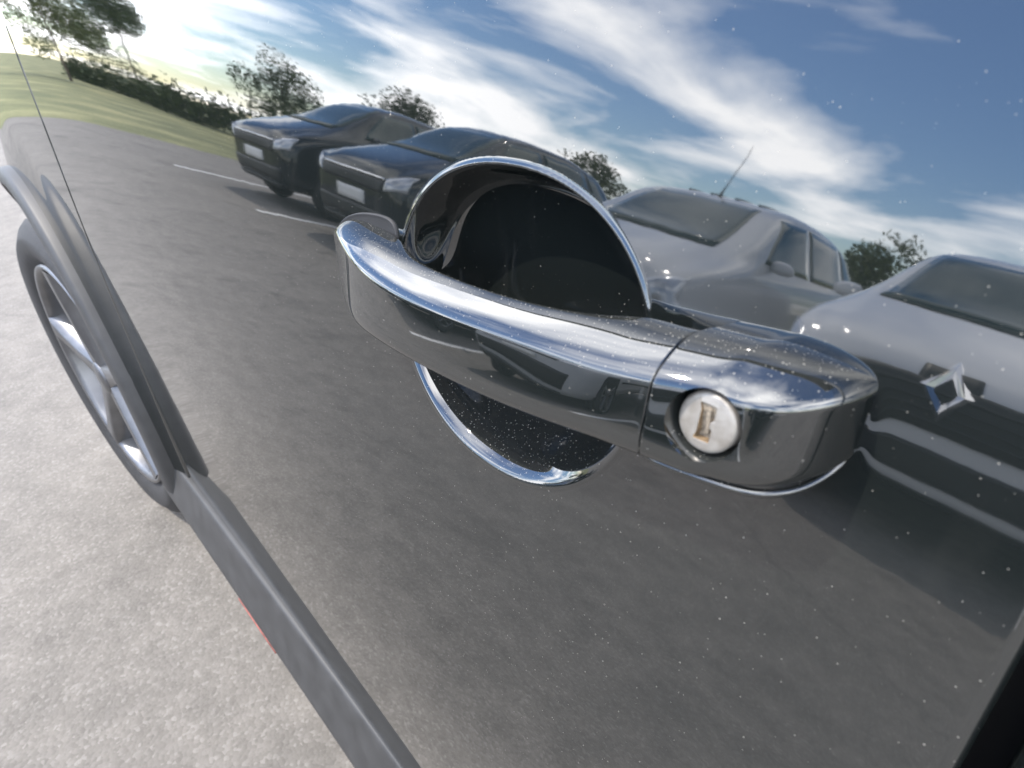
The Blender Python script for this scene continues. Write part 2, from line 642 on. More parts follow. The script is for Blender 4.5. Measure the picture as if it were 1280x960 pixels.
BELT_Z = 1.075
DOOR_X0, DOOR_X1 = -1.12, 0.008
# door skin with the pressed cup
dxs = lines(DOOR_X0, DOOR_X1, 0.004, (-1.11, -0.32, 0.004), (-0.32, -0.02, 0.0006), (-0.02, 0.008, 0.0015))
dzs = lines(0.264, BELT_Z, 0.004, (0.27, 0.83, 0.004), (0.83, 0.966, 0.0006), (0.966, BELT_Z, 0.006))
door = height_panel("front_door", dxs, dzs, door_y, 0.004, "paint")

# rear quarter panel behind the shut line
qxs = lines(0.0165, 1.6, 0.004, (0.02, 0.2, 0.01), (0.2, 1.6, 0.04))
qzs = lines(0.264, BELT_Z, 0.004, (0.27, BELT_Z, 0.02))
height_panel("rear_quarter_panel", qxs, qzs, lambda x, z: Ybase(np.minimum(x, 0.06), z) + np.maximum(x - 0.8, 0) ** 2 * 0.25, 0.004, "paint")

# front fender with the wheel opening
WHEEL_R = 0.398
WHEEL_C = (-1.70, GZ + WHEEL_R)
ARCH_R = 0.475


def fender():
    xs = sorted(set([-1.1265 - 0.004 * t for t in (0, 0.04, 0.15, 0.35, 0.65, 1.0)] + list(np.linspace(-1.135, -2.35, 140))), reverse=True)
    rows = 60
    verts, faces, nrm = [], [], []

    def fy(x, z):
        r = math.hypot(x - WHEEL_C[0], z - WHEEL_C[1])
        y = float(Ybase(x, z))
        e = max(r - ARCH_R, 0)
        y -= 0.014 * math.exp(-(e / 0.075) ** 2) * (1 if z > 0.2 else 1)
        y += max(-x - 1.75, 0) ** 2 * 0.55
        ed = min(max(0.004 - (-1.1265 - x), 0), 0.004)
        y += 0.004 - math.sqrt(max(0.004 ** 2 - ed ** 2, 0))
        return y
    for x in xs:
        dx_ = x - WHEEL_C[0]
        zlo = 0.2
        if abs(dx_) < ARCH_R:
            zlo = max(0.2, WHEEL_C[1] + math.sqrt(ARCH_R ** 2 - dx_ ** 2))
        ztop = 1.02 - max(-x - 1.1265, 0) ** 2 * 0.14
        for j in range(rows + 1):
            t = j / rows
            z = zlo + (ztop - zlo) * t ** 1.6
            verts.append((x, fy(x, z), z))
            e = 1e-4
            n = Vector(((fy(x + e, z) - fy(x - e, z)) / (2 * e), -1, (fy(x, z + e) - fy(x, z - e)) / (2 * e))).normalized()
            nrm.append(n)
        verts.append((x, fy(x, zlo) + 0.05, zlo))       # lip turned in under the arch
        nrm.append(Vector((0, -0.3, -1)).normalized())
    k = rows + 2
    for i in range(len(xs) - 1):
        a, b = i * k, (i + 1) * k
        for j in range(rows):
            faces.append((a + j, a + j + 1, b + j + 1, b + j))
        faces.append((a, b, b + rows + 1, a + rows + 1))
    # flange into the shut line
    base = len(verts)
    for j in range(rows + 1):
        v = verts[j]
        verts.append((v[0], v[1] + 0.02, v[2]))
        nrm.append(Vector((1, 0, 0)))
    for j in range(rows):
        faces.append((j, base + j, base + j + 1, j + 1))
    o = mesh_obj("front_fender", verts, faces, "paint")
    o.data.normals_split_custom_set_from_vertices([tuple(n) for n in nrm])
    return put(o)


fender()

# matt plastic cladding round the wheel opening
verts, faces = [], []
prof = [(0.0, 0.05), (0.0, -0.033), (0.0015, -0.037), (0.005, -0.039), (0.014, -0.0385), (0.024, -0.036), (0.032, -0.032), (0.036, -0.026), (0.037, 0.0)]
cnt = 90
for i in range(cnt + 1):
    th = math.radians(-8 + 200 * i / cnt)
    for dr, y in prof:
        r = ARCH_R - 0.004 + dr
        xx = WHEEL_C[0] + r * math.cos(th)
        verts.append((xx, y + max(-xx - 1.75, 0) ** 2 * 0.5, WHEEL_C[1] + r * math.sin(th)))
k = len(prof)
for i in range(cnt):
    for j in range(k - 1):
        faces.append((i * k + j, i * k + j + 1, (i + 1) * k + j + 1, (i + 1) * k + j))
put(mesh_obj("arch_cladding", verts, faces, "plastic"))

# sill under the door, grey plastic
net = []
for x in (-1.275, -1.27, -1.1, -0.6, 0.0, 0.8, 1.3):
    ring = [(0.03, 0.270), (-0.006, 0.270), (-0.011, 0.266), (-0.015, 0.256), (-0.025, 0.22), (-0.036, 0.19), (-0.037, 0.172), (-0.022, 0.160), (0.08, 0.15), (0.08, 0.270)]
    net.append([(x, y, z) for y, z in ring])
v_, f_ = loft(net, 4, 5)
sill = put(mesh_obj("sill", v_, f_, "plastic"))
recalc(sill)
bm = bmesh.new()
add_box(bm, (-0.80, -0.0335, 0.170), (0.15, 0.006, 0.008))  # added red strip standing for a reddish scuff along the lower sill edge
bmesh.ops.bevel(bm, geom=bm.edges[:], offset=0.002, segments=2, affect='EDGES')
put(bm_obj("sill_red_scuff", bm, "red", smooth=True))

# dark structure behind the skins: pillar behind the shut line, wheel well, cabin box
bm = bmesh.new()
add_box(bm, (0.03, 0.06, 0.66), (0.2, 0.05, 0.76))
add_box(bm, (-1.12, 0.07, 0.62), (0.12, 0.05, 0.76))
add_box(bm, (-0.4, 0.9, 0.30), (3.6, 1.4, 0.16))
add_box(bm, (-1.6, 0.95, 0.62), (1.1, 1.3, 0.5))
add_box(bm, (-0.05, 0.85, 0.65), (2.0, 1.45, 0.62))
put(bm_obj("inner_body", bm, "liner"))

# belt trim and side glass above the door
bm = bmesh.new()
yb = float(Ybase(-0.3, BELT_Z))
add_box(bm, (-0.5, yb + 0.012, BELT_Z + 0.012), (1.2, 0.02, 0.018))
bmesh.ops.bevel(bm, geom=bm.edges[:], offset=0.005, segments=3, affect='EDGES')
put(bm_obj("belt_trim", bm, "rubber", smooth=True))
gv = [(-0.95, yb + 0.02, BELT_Z + 0.01), (0.9, yb + 0.02, BELT_Z + 0.01), (0.75, yb + 0.19, 1.46), (-0.35, yb + 0.19, 1.46),
      (-0.95, yb + 0.025, BELT_Z + 0.01), (0.9, yb + 0.025, BELT_Z + 0.01), (0.75, yb + 0.195, 1.46), (-0.35, yb + 0.195, 1.46)]
put(mesh_obj("side_window", gv, [(0, 1, 2, 3), (7, 6, 5, 4), (0, 4, 5, 1), (1, 5, 6, 2), (2, 6, 7, 3), (3, 7, 4, 0)], "glass", smooth=False))
net = []
for x, z, w in ((-0.42, 1.44, 0.6), (-0.35, 1.475, 0.6), (0.1, 1.50, 0.6), (0.6, 1.49, 0.59), (0.85, 1.45, 0.57), (0.9, 1.42, 0.56)):
    net.append([(x, 0.87 + sy * w * k, z + dz) for sy, k, dz in ((-1, 1, -0.03), (-1, 1, 0.0), (-1, 0.7, 0.02), (1, 0.7, 0.02), (1, 1, 0.0), (1, 1, -0.03))])
v_, f_ = loft(net, 4, 4)
o = put(mesh_obj("roof", v_, f_, "paint")); recalc(o)
net = []
for x, z in ((-1.0, 1.03), (-1.2, 1.02), (-1.7, 0.97), (-2.15, 0.83), (-2.35, 0.7)):
    net.append([(x, 0.87 + sy * 0.76 * k, z + dz) for sy, k, dz in ((-1, 1, -0.06), (-1, 1, 0.0), (-1, 0.6, 0.05), (1, 0.6, 0.05), (1, 1, 0.0), (1, 1, -0.06))])
v_, f_ = loft(net, 4, 4)
o = put(mesh_obj("bonnet", v_, f_, "paint")); recalc(o)


# ------------------------------------------------------------------ front wheel
def make_wheel(parent_part, cx, cy, cz, R, side=-1.0, spokes=5, W=0.2):
    """Parts of one wheel standing in the XZ plane; side -1 = outer face looks to -Y."""
    s = -side
    k = R / 0.315
    rr = 0.228 * k
    prof = [(rr, 0.012), (rr + 0.012 * k, 0.004), (rr + 0.02 * k, -0.004), (rr + 0.05 * k, -0.012), (R - 0.03 * k, -0.008), (R - 0.012 * k, 0.006),
            (R - 0.003, 0.02), (R, 0.04), (R, 0.075), (R - 0.006, 0.078), (R - 0.006, 0.086), (R, 0.089), (R, 0.115), (R - 0.006, 0.118), (R - 0.006, 0.126), (R, 0.129),
            (R, W - 0.03), (R - 0.012, W - 0.005), (R - 0.04, W), (rr, W - 0.01)]
    t = lathe("tyre", [(r, y * s) for r, y in prof], 72, "tyre", parent_part, (cx, cy, cz))
    rim_p = [(rr + 0.006, 0.006), (rr + 0.004, -0.002), (rr - 0.006, 0.0), (rr - 0.012, 0.012), (rr - 0.014, 0.06), (rr - 0.02, 0.09), (rr - 0.03, 0.16)]
    r_ = lathe("rim", [(r, y * s) for r, y in rim_p], 72, "rim", parent_part, (cx, cy, cz))
    d_ = lathe("brake_disc", [(0.0, 0.09 * s), (0.13 * k, 0.09 * s), (0.13 * k, 0.11 * s)], 40, "disc", parent_part, (cx, cy, cz))
    objs = [t, r_, d_]
    for i in range(spokes):
        a = 2 * math.pi * (i + 0.3) / spokes
        bm = bmesh.new()
        for rad, hw, y0, y1 in ((0.03, 0.034, 0.012, 0.05), (0.09, 0.022, 0.006, 0.045), (0.16, 0.022, 0.001, 0.04), (0.222, 0.036, -0.002, 0.04)):
            for q, yy in ((-hw, y1), (-hw * 0.8, y0), (hw * 0.8, y0), (hw, y1)):
                bm.verts.new((cx + rad * k * math.cos(a) - q * math.sin(a), cy + yy * s, cz + rad * k * math.sin(a) + q * math.cos(a)))
        bm.verts.ensure_lookup_table()
        for ring in range(3):
            for j in range(3):
                p = ring * 4 + j
                bm.faces.new([bm.verts[n] for n in (p, p + 1, p + 5, p + 4)])
        objs.append(bm_obj("spoke", bm, "rim", parent_part, True))
    objs.append(lathe("hub_cap", [(0.0, 0.004 * s), (0.03 * k, 0.006 * s), (0.036 * k, 0.014 * s), (0.036 * k, 0.05 * s)], 30, "rim", parent_part, (cx, cy, cz)))
    return objs


WHEEL_Y = -0.036
wheel = empty("front_wheel")
put(wheel)
wheel.location = (WHEEL_C[0], WHEEL_Y, WHEEL_C[1])
wheel.rotation_euler = (0, 0, math.radians(5))
for o in make_wheel(wheel, 0, 0, 0, WHEEL_R):
    pass

# ------------------------------------------------------------------ door handle
handle = empty("door_handle")
put(handle)
H0 = Vector((-0.16, 0.0, 0.905))
handle.location = H0


def put_h(o):
    o.parent = handle
    o.matrix_parent_inverse = Matrix.Translation(-H0)
    return o


def section(x, yb, ys, yf, zt, zb, rb=0.0085, lean=0.0, sink=0.0):
    """Ring of B-spline control points round one cross-section of the handle (world metres).
    yb back, ys where the top starts to fall, yf front, zt top, zb bottom."""
    h = zt - zb
    th = yb - yf
    rb = min(rb, 0.35 * h, 0.5 * (ys - yf))
    steps = ((68, 0.44), (60, 0.28), (47, 0.14), (32, 0.09), (17, 0.07), (6, 0.06))
    tot = sum(l * math.sin(math.radians(e)) for e, l in steps)
    k = (ys - yf) / tot
    drop = sum(l * math.cos(math.radians(e)) for e, l in steps) * k
    kz = min(1.0, 0.55 * h / drop)
    pts = [(yb, zt - 0.40 * h - sink), (yb, zt - 0.12 * h - sink), (yb, zt - 0.02 * h - sink), (yb * 0.5 + ys * 0.5, zt - sink * 0.4)]
    y, z = ys, zt
    pts.append((y, z))
    for e, l in steps:
        y -= l * math.sin(math.radians(e)) * k
        z -= l * math.cos(math.radians(e)) * k * kz
        pts.append((y, z))
    pts += [
        (yf, (z + zb + rb) / 2), (yf, zb + rb * 1.1), (yf + rb * 0.12, zb + rb * 0.4), (yf + rb * 0.42, zb + rb * 0.08), (yf + rb * 1.1, zb),
        ((yb + yf + rb) / 2, zb), (yb - 0.06 * th, zb), (yb, zb + 0.06 * h), (yb, zb + 0.3 * h),
    ]
    return [(x, y + lean * max(0.0, (zt - z) / h) * (yb - y) / th, z) for y, z in pts]


SPLIT = -0.0790
LEAN = -0.0078
grip_st = [
    section(SPLIT - 0.0005, 0.002, -0.0110, -0.0236, 0.9250, 0.8935, lean=LEAN, sink=0.004),
    section(SPLIT - 0.0009, 0.002, -0.0110, -0.0236, 0.9250, 0.8935, lean=LEAN, sink=0.004),
    section(-0.0880, 0.000, -0.0115, -0.0246, 0.9243, 0.8930, lean=LEAN, sink=0.003),
    section(-0.0960, -0.004, -0.0120, -0.0253, 0.9234, 0.8924, lean=LEAN),
    section(-0.1060, -0.010, -0.0140, -0.0261, 0.9222, 0.8914, lean=LEAN),
    section(-0.1200, -0.0140, -0.0160, -0.0270, 0.9210, 0.8902, lean=LEAN),
    section(-0.1400, -0.0155, -0.0172, -0.0277, 0.9194, 0.8885, lean=LEAN),
    section(-0.1650, -0.0155, -0.0172, -0.0280, 0.9183, 0.8871, lean=LEAN),
    section(-0.1900, -0.0135, -0.0160, -0.0273, 0.9176, 0.8858, lean=LEAN),
    section(-0.2080, -0.0095, -0.0145, -0.0258, 0.9174, 0.8849, lean=LEAN),
    section(-0.2220, -0.0035, -0.0132, -0.0240, 0.9176, 0.8843, lean=LEAN),
    section(-0.2340, 0.0010, -0.0118, -0.0218, 0.9178, 0.8839, lean=LEAN),
    section(-0.2460, 0.0040, -0.0100, -0.0188, 0.9180, 0.8846, lean=LEAN * 0.9),
    section(-0.2600, 0.0050, -0.0065, -0.0144, 0.9182, 0.8864, lean=LEAN * 0.7),
    section(-0.2740, 0.0060, -0.0028, -0.0092, 0.9184, 0.8908, lean=LEAN * 0.5),
    section(-0.2850, 0.0060, 0.0010, -0.0062, 0.9150, 0.8940, rb=0.004),
    section(-0.2910, 0.0060, 0.0035, -0.0015, 0.9110, 0.8975, rb=0.003),
    section(-0.2930, 0.0065, 0.0050, 0.0030, 0.9080, 0.8945, rb=0.002),
]
v_, f_ = loft(grip_st, 8, 7)
grip = put_h(mesh_obj("grip", v_, f_, "paint"))
recalc(grip)

cap_st = [
    section(SPLIT + 0.0005, 0.008, -0.0110, -0.0236, 0.9250, 0.8938, lean=LEAN, sink=0.004),
    section(SPLIT + 0.0009, 0.008, -0.0110, -0.0236, 0.9250, 0.8938, lean=LEAN, sink=0.004),
    section(-0.0720, 0.008, -0.0106, -0.0225, 0.9254, 0.8938, lean=LEAN, sink=0.004),
    section(-0.0640, 0.008, -0.0102, -0.0215, 0.9258, 0.8940, lean=LEAN, sink=0.004),
]
for t in (0.0, 0.22, 0.40, 0.55, 0.68, 0.79, 0.88, 0.945, 0.985, 1.0):
    q = 1 - math.sqrt(max(0.0, 1 - t ** 2.0))
    yf = -0.0206 + 0.0296 * q
    cap_st.append(section(-0.0610 + 0.0252 * t, 0.010 + 0.004 * q, yf + 0.0128 * (1 - q) + 0.002 * q, yf, 0.9262 - 0.0076 * q, 0.8944 + 0.0080 * q, lean=LEAN * (1 - q) * 0.9, sink=0.004))
v_, f_ = loft(cap_st, 9, 8)
cap = put_h(mesh_obj("end_cap", v_, f_, "paint"))
recalc(cap)

# bore for the lock: cut, then give the outer faces back the smooth normals they had
KEY_C = Vector((-0.0640, 0.0, 0.9100))


def tube_solid(rings, n=64):
    """rings of (y, radius) -> closed solid round the Y axis through KEY_C."""
    verts, faces = [], []
    for y, r in rings:
        for i in range(n):
            a = 2 * math.pi * i / n
            verts.append((KEY_C.x + r * math.cos(a), y, KEY_C.z + r * math.sin(a)))
    for j in range(len(rings) - 1):
        for i in range(n):
            a, b = j * n + i, j * n + (i + 1) % n
            faces.append((a, b, b + n, a + n))
    faces.append(tuple(range(n))[::-1])
    faces.append(tuple(range((len(rings) - 1) * n, len(rings) * n)))
    return verts, faces


v_, f_ = tube_solid([(-0.060, 0.0097), (-0.0265, 0.0096), (-0.0240, 0.0094), (-0.0180, 0.0091)])
cutter = mesh_obj("bore_cutter", v_, f_, None)
recalc(cutter)
bpy.context.view_layer.update()
ref = cap.data.copy()
ref_bvh = BVHTree.FromPolygons([v.co.copy() for v in ref.vertices], [tuple(p.vertices) for p in ref.polygons])
ref_vn = [v.normal.copy() for v in ref.vertices]
bo = cap.modifiers.new("bore", 'BOOLEAN')
bo.operation = 'DIFFERENCE'
bo.object = cutter
bo.solver = 'EXACT'
dg = bpy.context.evaluated_depsgraph_get()
new_me = bpy.data.meshes.new_from_object(cap.evaluated_get(dg))
cap.modifiers.clear()
old = cap.data
cap.data = new_me
bpy.data.objects.remove(cutter, do_unlink=True)
new_me.polygons.foreach_set("use_smooth", [True] * len(new_me.polygons))
from mathutils.geometry import barycentric_transform
from mathutils.interpolate import poly_3d_calc
loop_n = [None] * len(new_me.loops)
for p in new_me.polygons:
    loc, nn, fi, dist = ref_bvh.find_nearest(p.center)
    outer = dist < 6e-5 and abs(nn.dot(p.normal)) > 0.8
    for li in p.loop_indices:
        co = new_me.vertices[new_me.loops[li].vertex_index].co
        if outer:
            l2, n2, f2, d2 = ref_bvh.find_nearest(co)
            poly = ref.polygons[f2].vertices
            w = poly_3d_calc([ref.vertices[i].co for i in poly], l2)
            nv = Vector((0, 0, 0))
            for i, ww in zip(poly, w):
                nv += ref_vn[i] * ww
            loop_n[li] = tuple(nv.normalized())
        else:
            rad = Vector((KEY_C.x - co.x, 0, KEY_C.z - co.z))
            if rad.length > 0.006 and abs(p.normal.y) < 0.7:
                nv = rad.normalized() + Vector((0, -0.25, 0))
                loop_n[li] = tuple(nv.normalized())
            else:
                loop_n[li] = tuple(p.normal)
new_me.normals_split_custom_set(loop_n)

# lock barrel: rim, dusty face with the keyhole cut through it, and the shutter behind
FACE_Y = -0.0232
FR = 0.0080


def slot_outline(n):
    """Keyhole outline, n points by angle: a tall slot pinched on its right side."""
    poly = [(-0.0022, 0.0048), (0.0020, 0.0046), (0.0020, 0.0013), (0.0012, 0.0005), (0.0012, -0.0006), (0.0020, -0.0014), (0.0020, -0.0047), (-0.0022, -0.0048),
            (-0.0022, -0.0042), (-0.0017, -0.0039), (-0.0017, 0.0039), (-0.0022, 0.0042)]
    out = []
    for i in range(n):
        a = 2 * math.pi * i / n
        d = Vector((math.cos(a), math.sin(a)))
        best = 0.001
        for k in range(len(poly)):
            p, q = Vector(poly[k]), Vector(poly[(k + 1) % len(poly)])
            e = q - p
            den = d.x * e.y - d.y * e.x
            if abs(den) < 1e-12: continue
            t = (p.x * e.y - p.y * e.x) / den
            u = (p.x * d.y - p.y * d.x) / den
            if t > 0 and -1e-6 <= u <= 1 + 1e-6: best = max(best, t)
        out.append((d.x * best, d.y * best))
    return out


n = 120
so = slot_outline(n)
rings = []
circ = [(math.cos(2 * math.pi * i / n), math.sin(2 * math.pi * i / n)) for i in range(n)]
rings.append([(c[0] * FR, FACE_Y + 0.006, c[1] * FR) for c in circ])
rings.append([(c[0] * FR, FACE_Y + 0.0009, c[1] * FR) for c in circ])
rings.append([(c[0] * (FR - 0.0003), FACE_Y + 0.0003, c[1] * (FR - 0.0003)) for c in circ])
rings.append([(c[0] * (FR - 0.0009), FACE_Y, c[1] * (FR - 0.0009)) for c in circ])
for t in (0.75, 0.5, 0.25):
    rings.append([((c[0] * (FR - 0.0009)) * t + s[0] * (1 - t), FACE_Y - 0.0004 * (1 - t), (c[1] * (FR - 0.0009)) * t + s[1] * (1 - t)) for c, s in zip(circ, so)])
rings.append([(s[0] * 1.06, FACE_Y - 0.0004, s[1] * 1.03) for s in so])
rings.append([(s[0], FACE_Y - 0.0001, s[1]) for s in so])
rings.append([(s[0] * 0.96, FACE_Y + 0.0022, s[1] * 0.98) for s in so])
verts, faces = [], []
TILT = Matrix.Rotation(math.radians(-13), 3, 'X')
for r in rings:
    for p in r:
        q = TILT @ Vector((p[0], p[1] - FACE_Y, p[2]))
        verts.append((KEY_C.x + q.x, FACE_Y + q.y, KEY_C.z + q.z))
for j in range(len(rings) - 1):
    for i in range(n):
        a, b = j * n + i, j * n + (i + 1) % n
        faces.append((a, b, b + n, a + n))
lock = put_h(mesh_obj("lock_cylinder", verts, faces, "lock"))
recalc(lock)
lock.data.materials.append(M["slot"])
for i, p in enumerate(lock.data.polygons):
    if i >= (len(rings) - 3) * n:
        p.material_index = 1
lock["label"] = "silvery round key lock with dusty face"
bm = bmesh.new()
add_box(bm, (KEY_C.x + 0.0002, FACE_Y + 0.0017, KEY_C.z), (0.0062, 0.001, 0.0108))
add_box(bm, (KEY_C.x + 0.0003, FACE_Y + 0.0009, KEY_C.z + 0.0002), (0.0013, 0.0012, 0.0075))
bmesh.ops.bevel(bm, geom=bm.edges[:], offset=0.0002, segments=2, affect='EDGES')
put_h(bm_obj("keyhole_shutter", bm, "slot_dark", smooth=False))

# raised seat lip that follows the lower edge of the cap
path = [(-0.083, -0.0180, 0.8935), (-0.0815, -0.0235, 0.8932), (-0.079, -0.0262, 0.8930), (-0.070, -0.0245, 0.8929), (-0.0614, -0.0231, 0.8930), (-0.0545, -0.0215, 0.8932), (-0.0497, -0.0198, 0.8934), (-0.0460, -0.0165, 0.8937), (-0.0430, -0.0115, 0.8937),
        (-0.0405, -0.0055, 0.8950), (-0.0387, -0.0005, 0.8975), (-0.0376, 0.0020, 0.9010), (-0.0368, 0.0032, 0.9060), (-0.0372, 0.0046, 0.9120), (-0.0392, 0.0058, 0.9180)]
net = []
for i, p in enumerate(path):
    a_ = Vector(path[max(i - 1, 0)]); b_ = Vector(path[min(i + 1, len(path) - 1)])
    t = (b_ - a_).normalized()
    u = t.cross(Vector((0, 0.3, 1))).normalized()
    w = t.cross(u)
    r = 0.0015 - 0.0006 * i / len(path)
    net.append([tuple(Vector(p) + (u * math.cos(q) + w * math.sin(q)) * r) for q in np.linspace(0, 2 * math.pi, 9)[:-1]])
v_, f_ = loft(net, 5, 3)
recalc(put_h(mesh_obj("seat_lip", v_, f_, "paint")))

# thin rubber seats under the front foot of the grip and round the cap
def gasket(pts, thick, name="gasket"):
    net = []
    for sc, out_ in ((0.90, 0.0004), (0.97, 0.0006), (1.0, 0.0006), (1.0, -0.004), (0.97, -0.006)):
        ring = []
        cx = sum(p[0] for p in pts) / len(pts)
        cz = sum(p[1] for p in pts) / len(pts)
        for x, z in pts:
            X = cx + (x - cx) * sc if out_ > 0.0005 or sc < 1 else x
            Z_ = cz + (z - cz) * sc
            ring.append((X, float(door_y(np.array(X), np.array(Z_))) - out_ * thick / 0.0006, Z_))
        net.append(ring)
    v, f = loft(net, 3, 5)
    o = put_h(mesh_obj(name, v, f, "rubber"))
    recalc(o)
    return o


gasket([(-0.2385, 0.9235), (-0.255, 0.9235), (-0.272, 0.9215), (-0.287, 0.9165), (-0.2955, 0.908), (-0.2962, 0.899), (-0.2895, 0.8915), (-0.275, 0.8875), (-0.255, 0.8848), (-0.2385, 0.884), (-0.2370, 0.895), (-0.2370, 0.912)], 0.0012)


# ------------------------------------------------------------------ cars across the lane
def place_mesh(name, verts, faces, mat, parent, smooth=True):
    o = mesh_obj(name, verts, faces, mat, None, smooth)
    o.parent = parent
    return o


def build_car(paint, emblem=False, bumper_stripe=True, roof_ribs=False, cabin=1.0, dark_nose=False):
    """A small hatchback facing +Y, origin on the ground under its middle. Returns its root."""
    root = empty("hatchback")
    L2, W = 2.05, 0.87
    # y, half width, bottom, shoulder height, top half width, top height
    st = [(2.06, 0.50, 0.34, 0.62, 0.40, 0.66), (2.05, 0.66, 0.26, 0.66, 0.52, 0.71), (1.98, 0.80, 0.22, 0.72, 0.62, 0.80), (1.80, 0.86, 0.20, 0.80, 0.66, 0.875), (1.45, 0.88, 0.20, 0.88, 0.68, 0.97), (1.12, 0.88, 0.20, 0.93, 0.68, 1.06),
          (0.95, 0.88, 0.20, 0.95, 0.66, 1.12), (0.55, 0.88, 0.20, 0.94, 0.60, 1.33), (0.25, 0.88, 0.20, 0.95, 0.575, 1.45), (-0.2, 0.88, 0.20, 0.96, 0.57, 1.485),
          (-0.8, 0.88, 0.20, 0.97, 0.565, 1.475), (-1.35, 0.87, 0.20, 0.98, 0.55, 1.43), (-1.68, 0.86, 0.22, 0.99, 0.53, 1.34), (-1.93, 0.83, 0.24, 0.97, 0.55, 1.08), (-2.04, 0.78, 0.27, 0.90, 0.6, 0.95), (-2.07, 0.66, 0.34, 0.82, 0.5, 0.86)]
    net = []
    for y, w, zb, zs, wt, zt in st:
        if zt > 1.1: wt *= cabin
        half = [(w * 0.5, zb), (w * 0.88, zb + 0.01), (w * 0.99, zb + 0.1), (w * 1.02, (zb + zs) / 2), (w * 1.0, zs - 0.04), (w * 0.965, zs + 0.03), (w * 0.35 + wt * 0.65, zs * 0.4 + zt * 0.6), (wt * 1.03, zt - 0.03), (wt * 0.8, zt + 0.01), (wt * 0.3, zt + 0.02)]
        net.append([(x, y, z) for x, z in half] + [(-x, y, z) for x, z in half[::-1]])
    v, f = loft(net, 5, 4)
    body = place_mesh("body", v, f, paint, root)
    recalc(body)
    bvh = BVHTree.FromPolygons([x.co.copy() for x in body.data.vertices], [tuple(p.vertices) for p in body.data.polygons])

    def drape(name, corners, axis, mat, off=0.006, nu=12, nv=8, thick=0.012, parent=None, shape=None):
        """Patch laid on the body: corners are 4 points (u, z); axis 'F' looks back from the front, 'L'/'R' from a side, 'B' from behind."""
        dirs = {'F': (Vector((0, -1, 0)), lambda u, z: Vector((u, 5, z))), 'B': (Vector((0, 1, 0)), lambda u, z: Vector((u, -5, z))),
                'R': (Vector((-1, 0, 0)), lambda u, z: Vector((5, u, z))), 'L': (Vector((1, 0, 0)), lambda u, z: Vector((-5, u, z)))}
        d, org = dirs[axis]
        vs, fs = [], []
        a, b, c, e = [Vector(p) for p in corners]
        for i in range(nu + 1):
            for j in range(nv + 1):
                s, t = i / nu, j / nv
                p = (a * (1 - s) + b * s) * (1 - t) + (e * (1 - s) + c * s) * t
                hit = bvh.ray_cast(org(p.x, p.y), d)
                if hit[0] is None:
                    hit = bvh.find_nearest(org(p.x, p.y) + d * 3.0)
                nn = hit[1] if hit[1].dot(d) < 0 else -hit[1]
                vs.append(hit[0] + nn * off)
        for i in range(nu):
            for j in range(nv):
                q = i * (nv + 1) + j
                fs.append((q, q + nv + 1, q + nv + 2, q + 1))
        base = len(vs)
        ring = [i * (nv + 1) for i in range(nu + 1)] + [nu * (nv + 1) + j for j in range(1, nv + 1)] + [i * (nv + 1) + nv for i in range(nu - 1, -1, -1)] + [j for j in range(nv - 1, 0, -1)]
        for r in ring: vs.append(vs[r] + d * thick)
        k = len(ring)
        for i in range(k):
            fs.append((ring[i], ring[(i + 1) % k], base + (i + 1) % k, base + i))
        o = place_mesh(name, vs, fs, mat, parent or root)
        recalc(o)
        return o
    # glass
    drape("windscreen", [(-0.60, 1.035), (0.60, 1.035), (0.50, 1.41), (-0.50, 1.41)], 'F', "glass", nu=16)
    for ax in 'LR':
        drape("front_side_window", [(0.78, 1.03), (-0.17, 1.03), (-0.17, 1.40), (0.32, 1.38)], ax, "glass")
        drape("rear_side_window", [(-0.24, 1.03), (-1.15, 1.04), (-1.08, 1.38), (-0.24, 1.40)], ax, "glass")
        drape("quarter_window", [(-1.22, 1.045), (-1.55, 1.08), (-1.36, 1.33), (-1.15, 1.375)], ax, "glass", nu=6)
        drape("wheel_arch", [(1.68, 0.215), (0.98, 0.215), (1.10, 0.66), (1.56, 0.66)], ax, "liner", off=0.003)
        drape("wheel_arch", [(-0.92, 0.215), (-1.62, 0.215), (-1.50, 0.67), (-1.04, 0.67)], ax, "liner", off=0.003)
        drape("side_moulding", [(0.9, 0.44), (-0.85, 0.44), (-0.85, 0.50), (0.9, 0.50)], ax, "grille", off=0.012, nu=14, nv=2, thick=0.02)
    drape("rear_window", [(0.52, 1.06), (-0.52, 1.06), (-0.44, 1.32), (0.44, 1.32)], 'B', "glass")
    # nose
    if dark_nose:
        drape("grille", [(-0.70, 0.535), (0.70, 0.535), (0.66, 0.735), (-0.66, 0.735)], 'F', "grille", off=0.012, nu=30, nv=8)
        drape("lower_grille", [(-0.80, 0.315), (0.80, 0.315), (0.80, 0.455), (-0.80, 0.455)], 'F', "grille", off=0.008, nu=30, nv=6)
        drape("lower_valance", [(-0.76, 0.215), (0.76, 0.215), (0.78, 0.268), (-0.78, 0.268)], 'F', "grille", off=0.008, nu=30, nv=4)
        for z in (0.575, 0.615, 0.655, 0.695):
            drape("grille_bar", [(-0.62, z - 0.006), (0.62, z - 0.006), (0.62, z + 0.006), (-0.62, z + 0.006)], 'F', "rubber", off=0.022, nu=24, nv=1)
    else:
        drape("grille", [(-0.54, 0.60), (0.54, 0.60), (0.58, 0.70), (-0.58, 0.70)], 'F', "grille", off=0.008, nu=24, nv=4)
        drape("grille_trim", [(-0.56, 0.705), (0.56, 0.705), (0.56, 0.722), (-0.56, 0.722)], 'F', "chrome", off=0.014, nu=24, nv=1)
        drape("lower_grille", [(-0.66, 0.30), (0.66, 0.30), (0.70, 0.43), (-0.70, 0.43)], 'F', "grille", off=0.008, nu=24, nv=4)
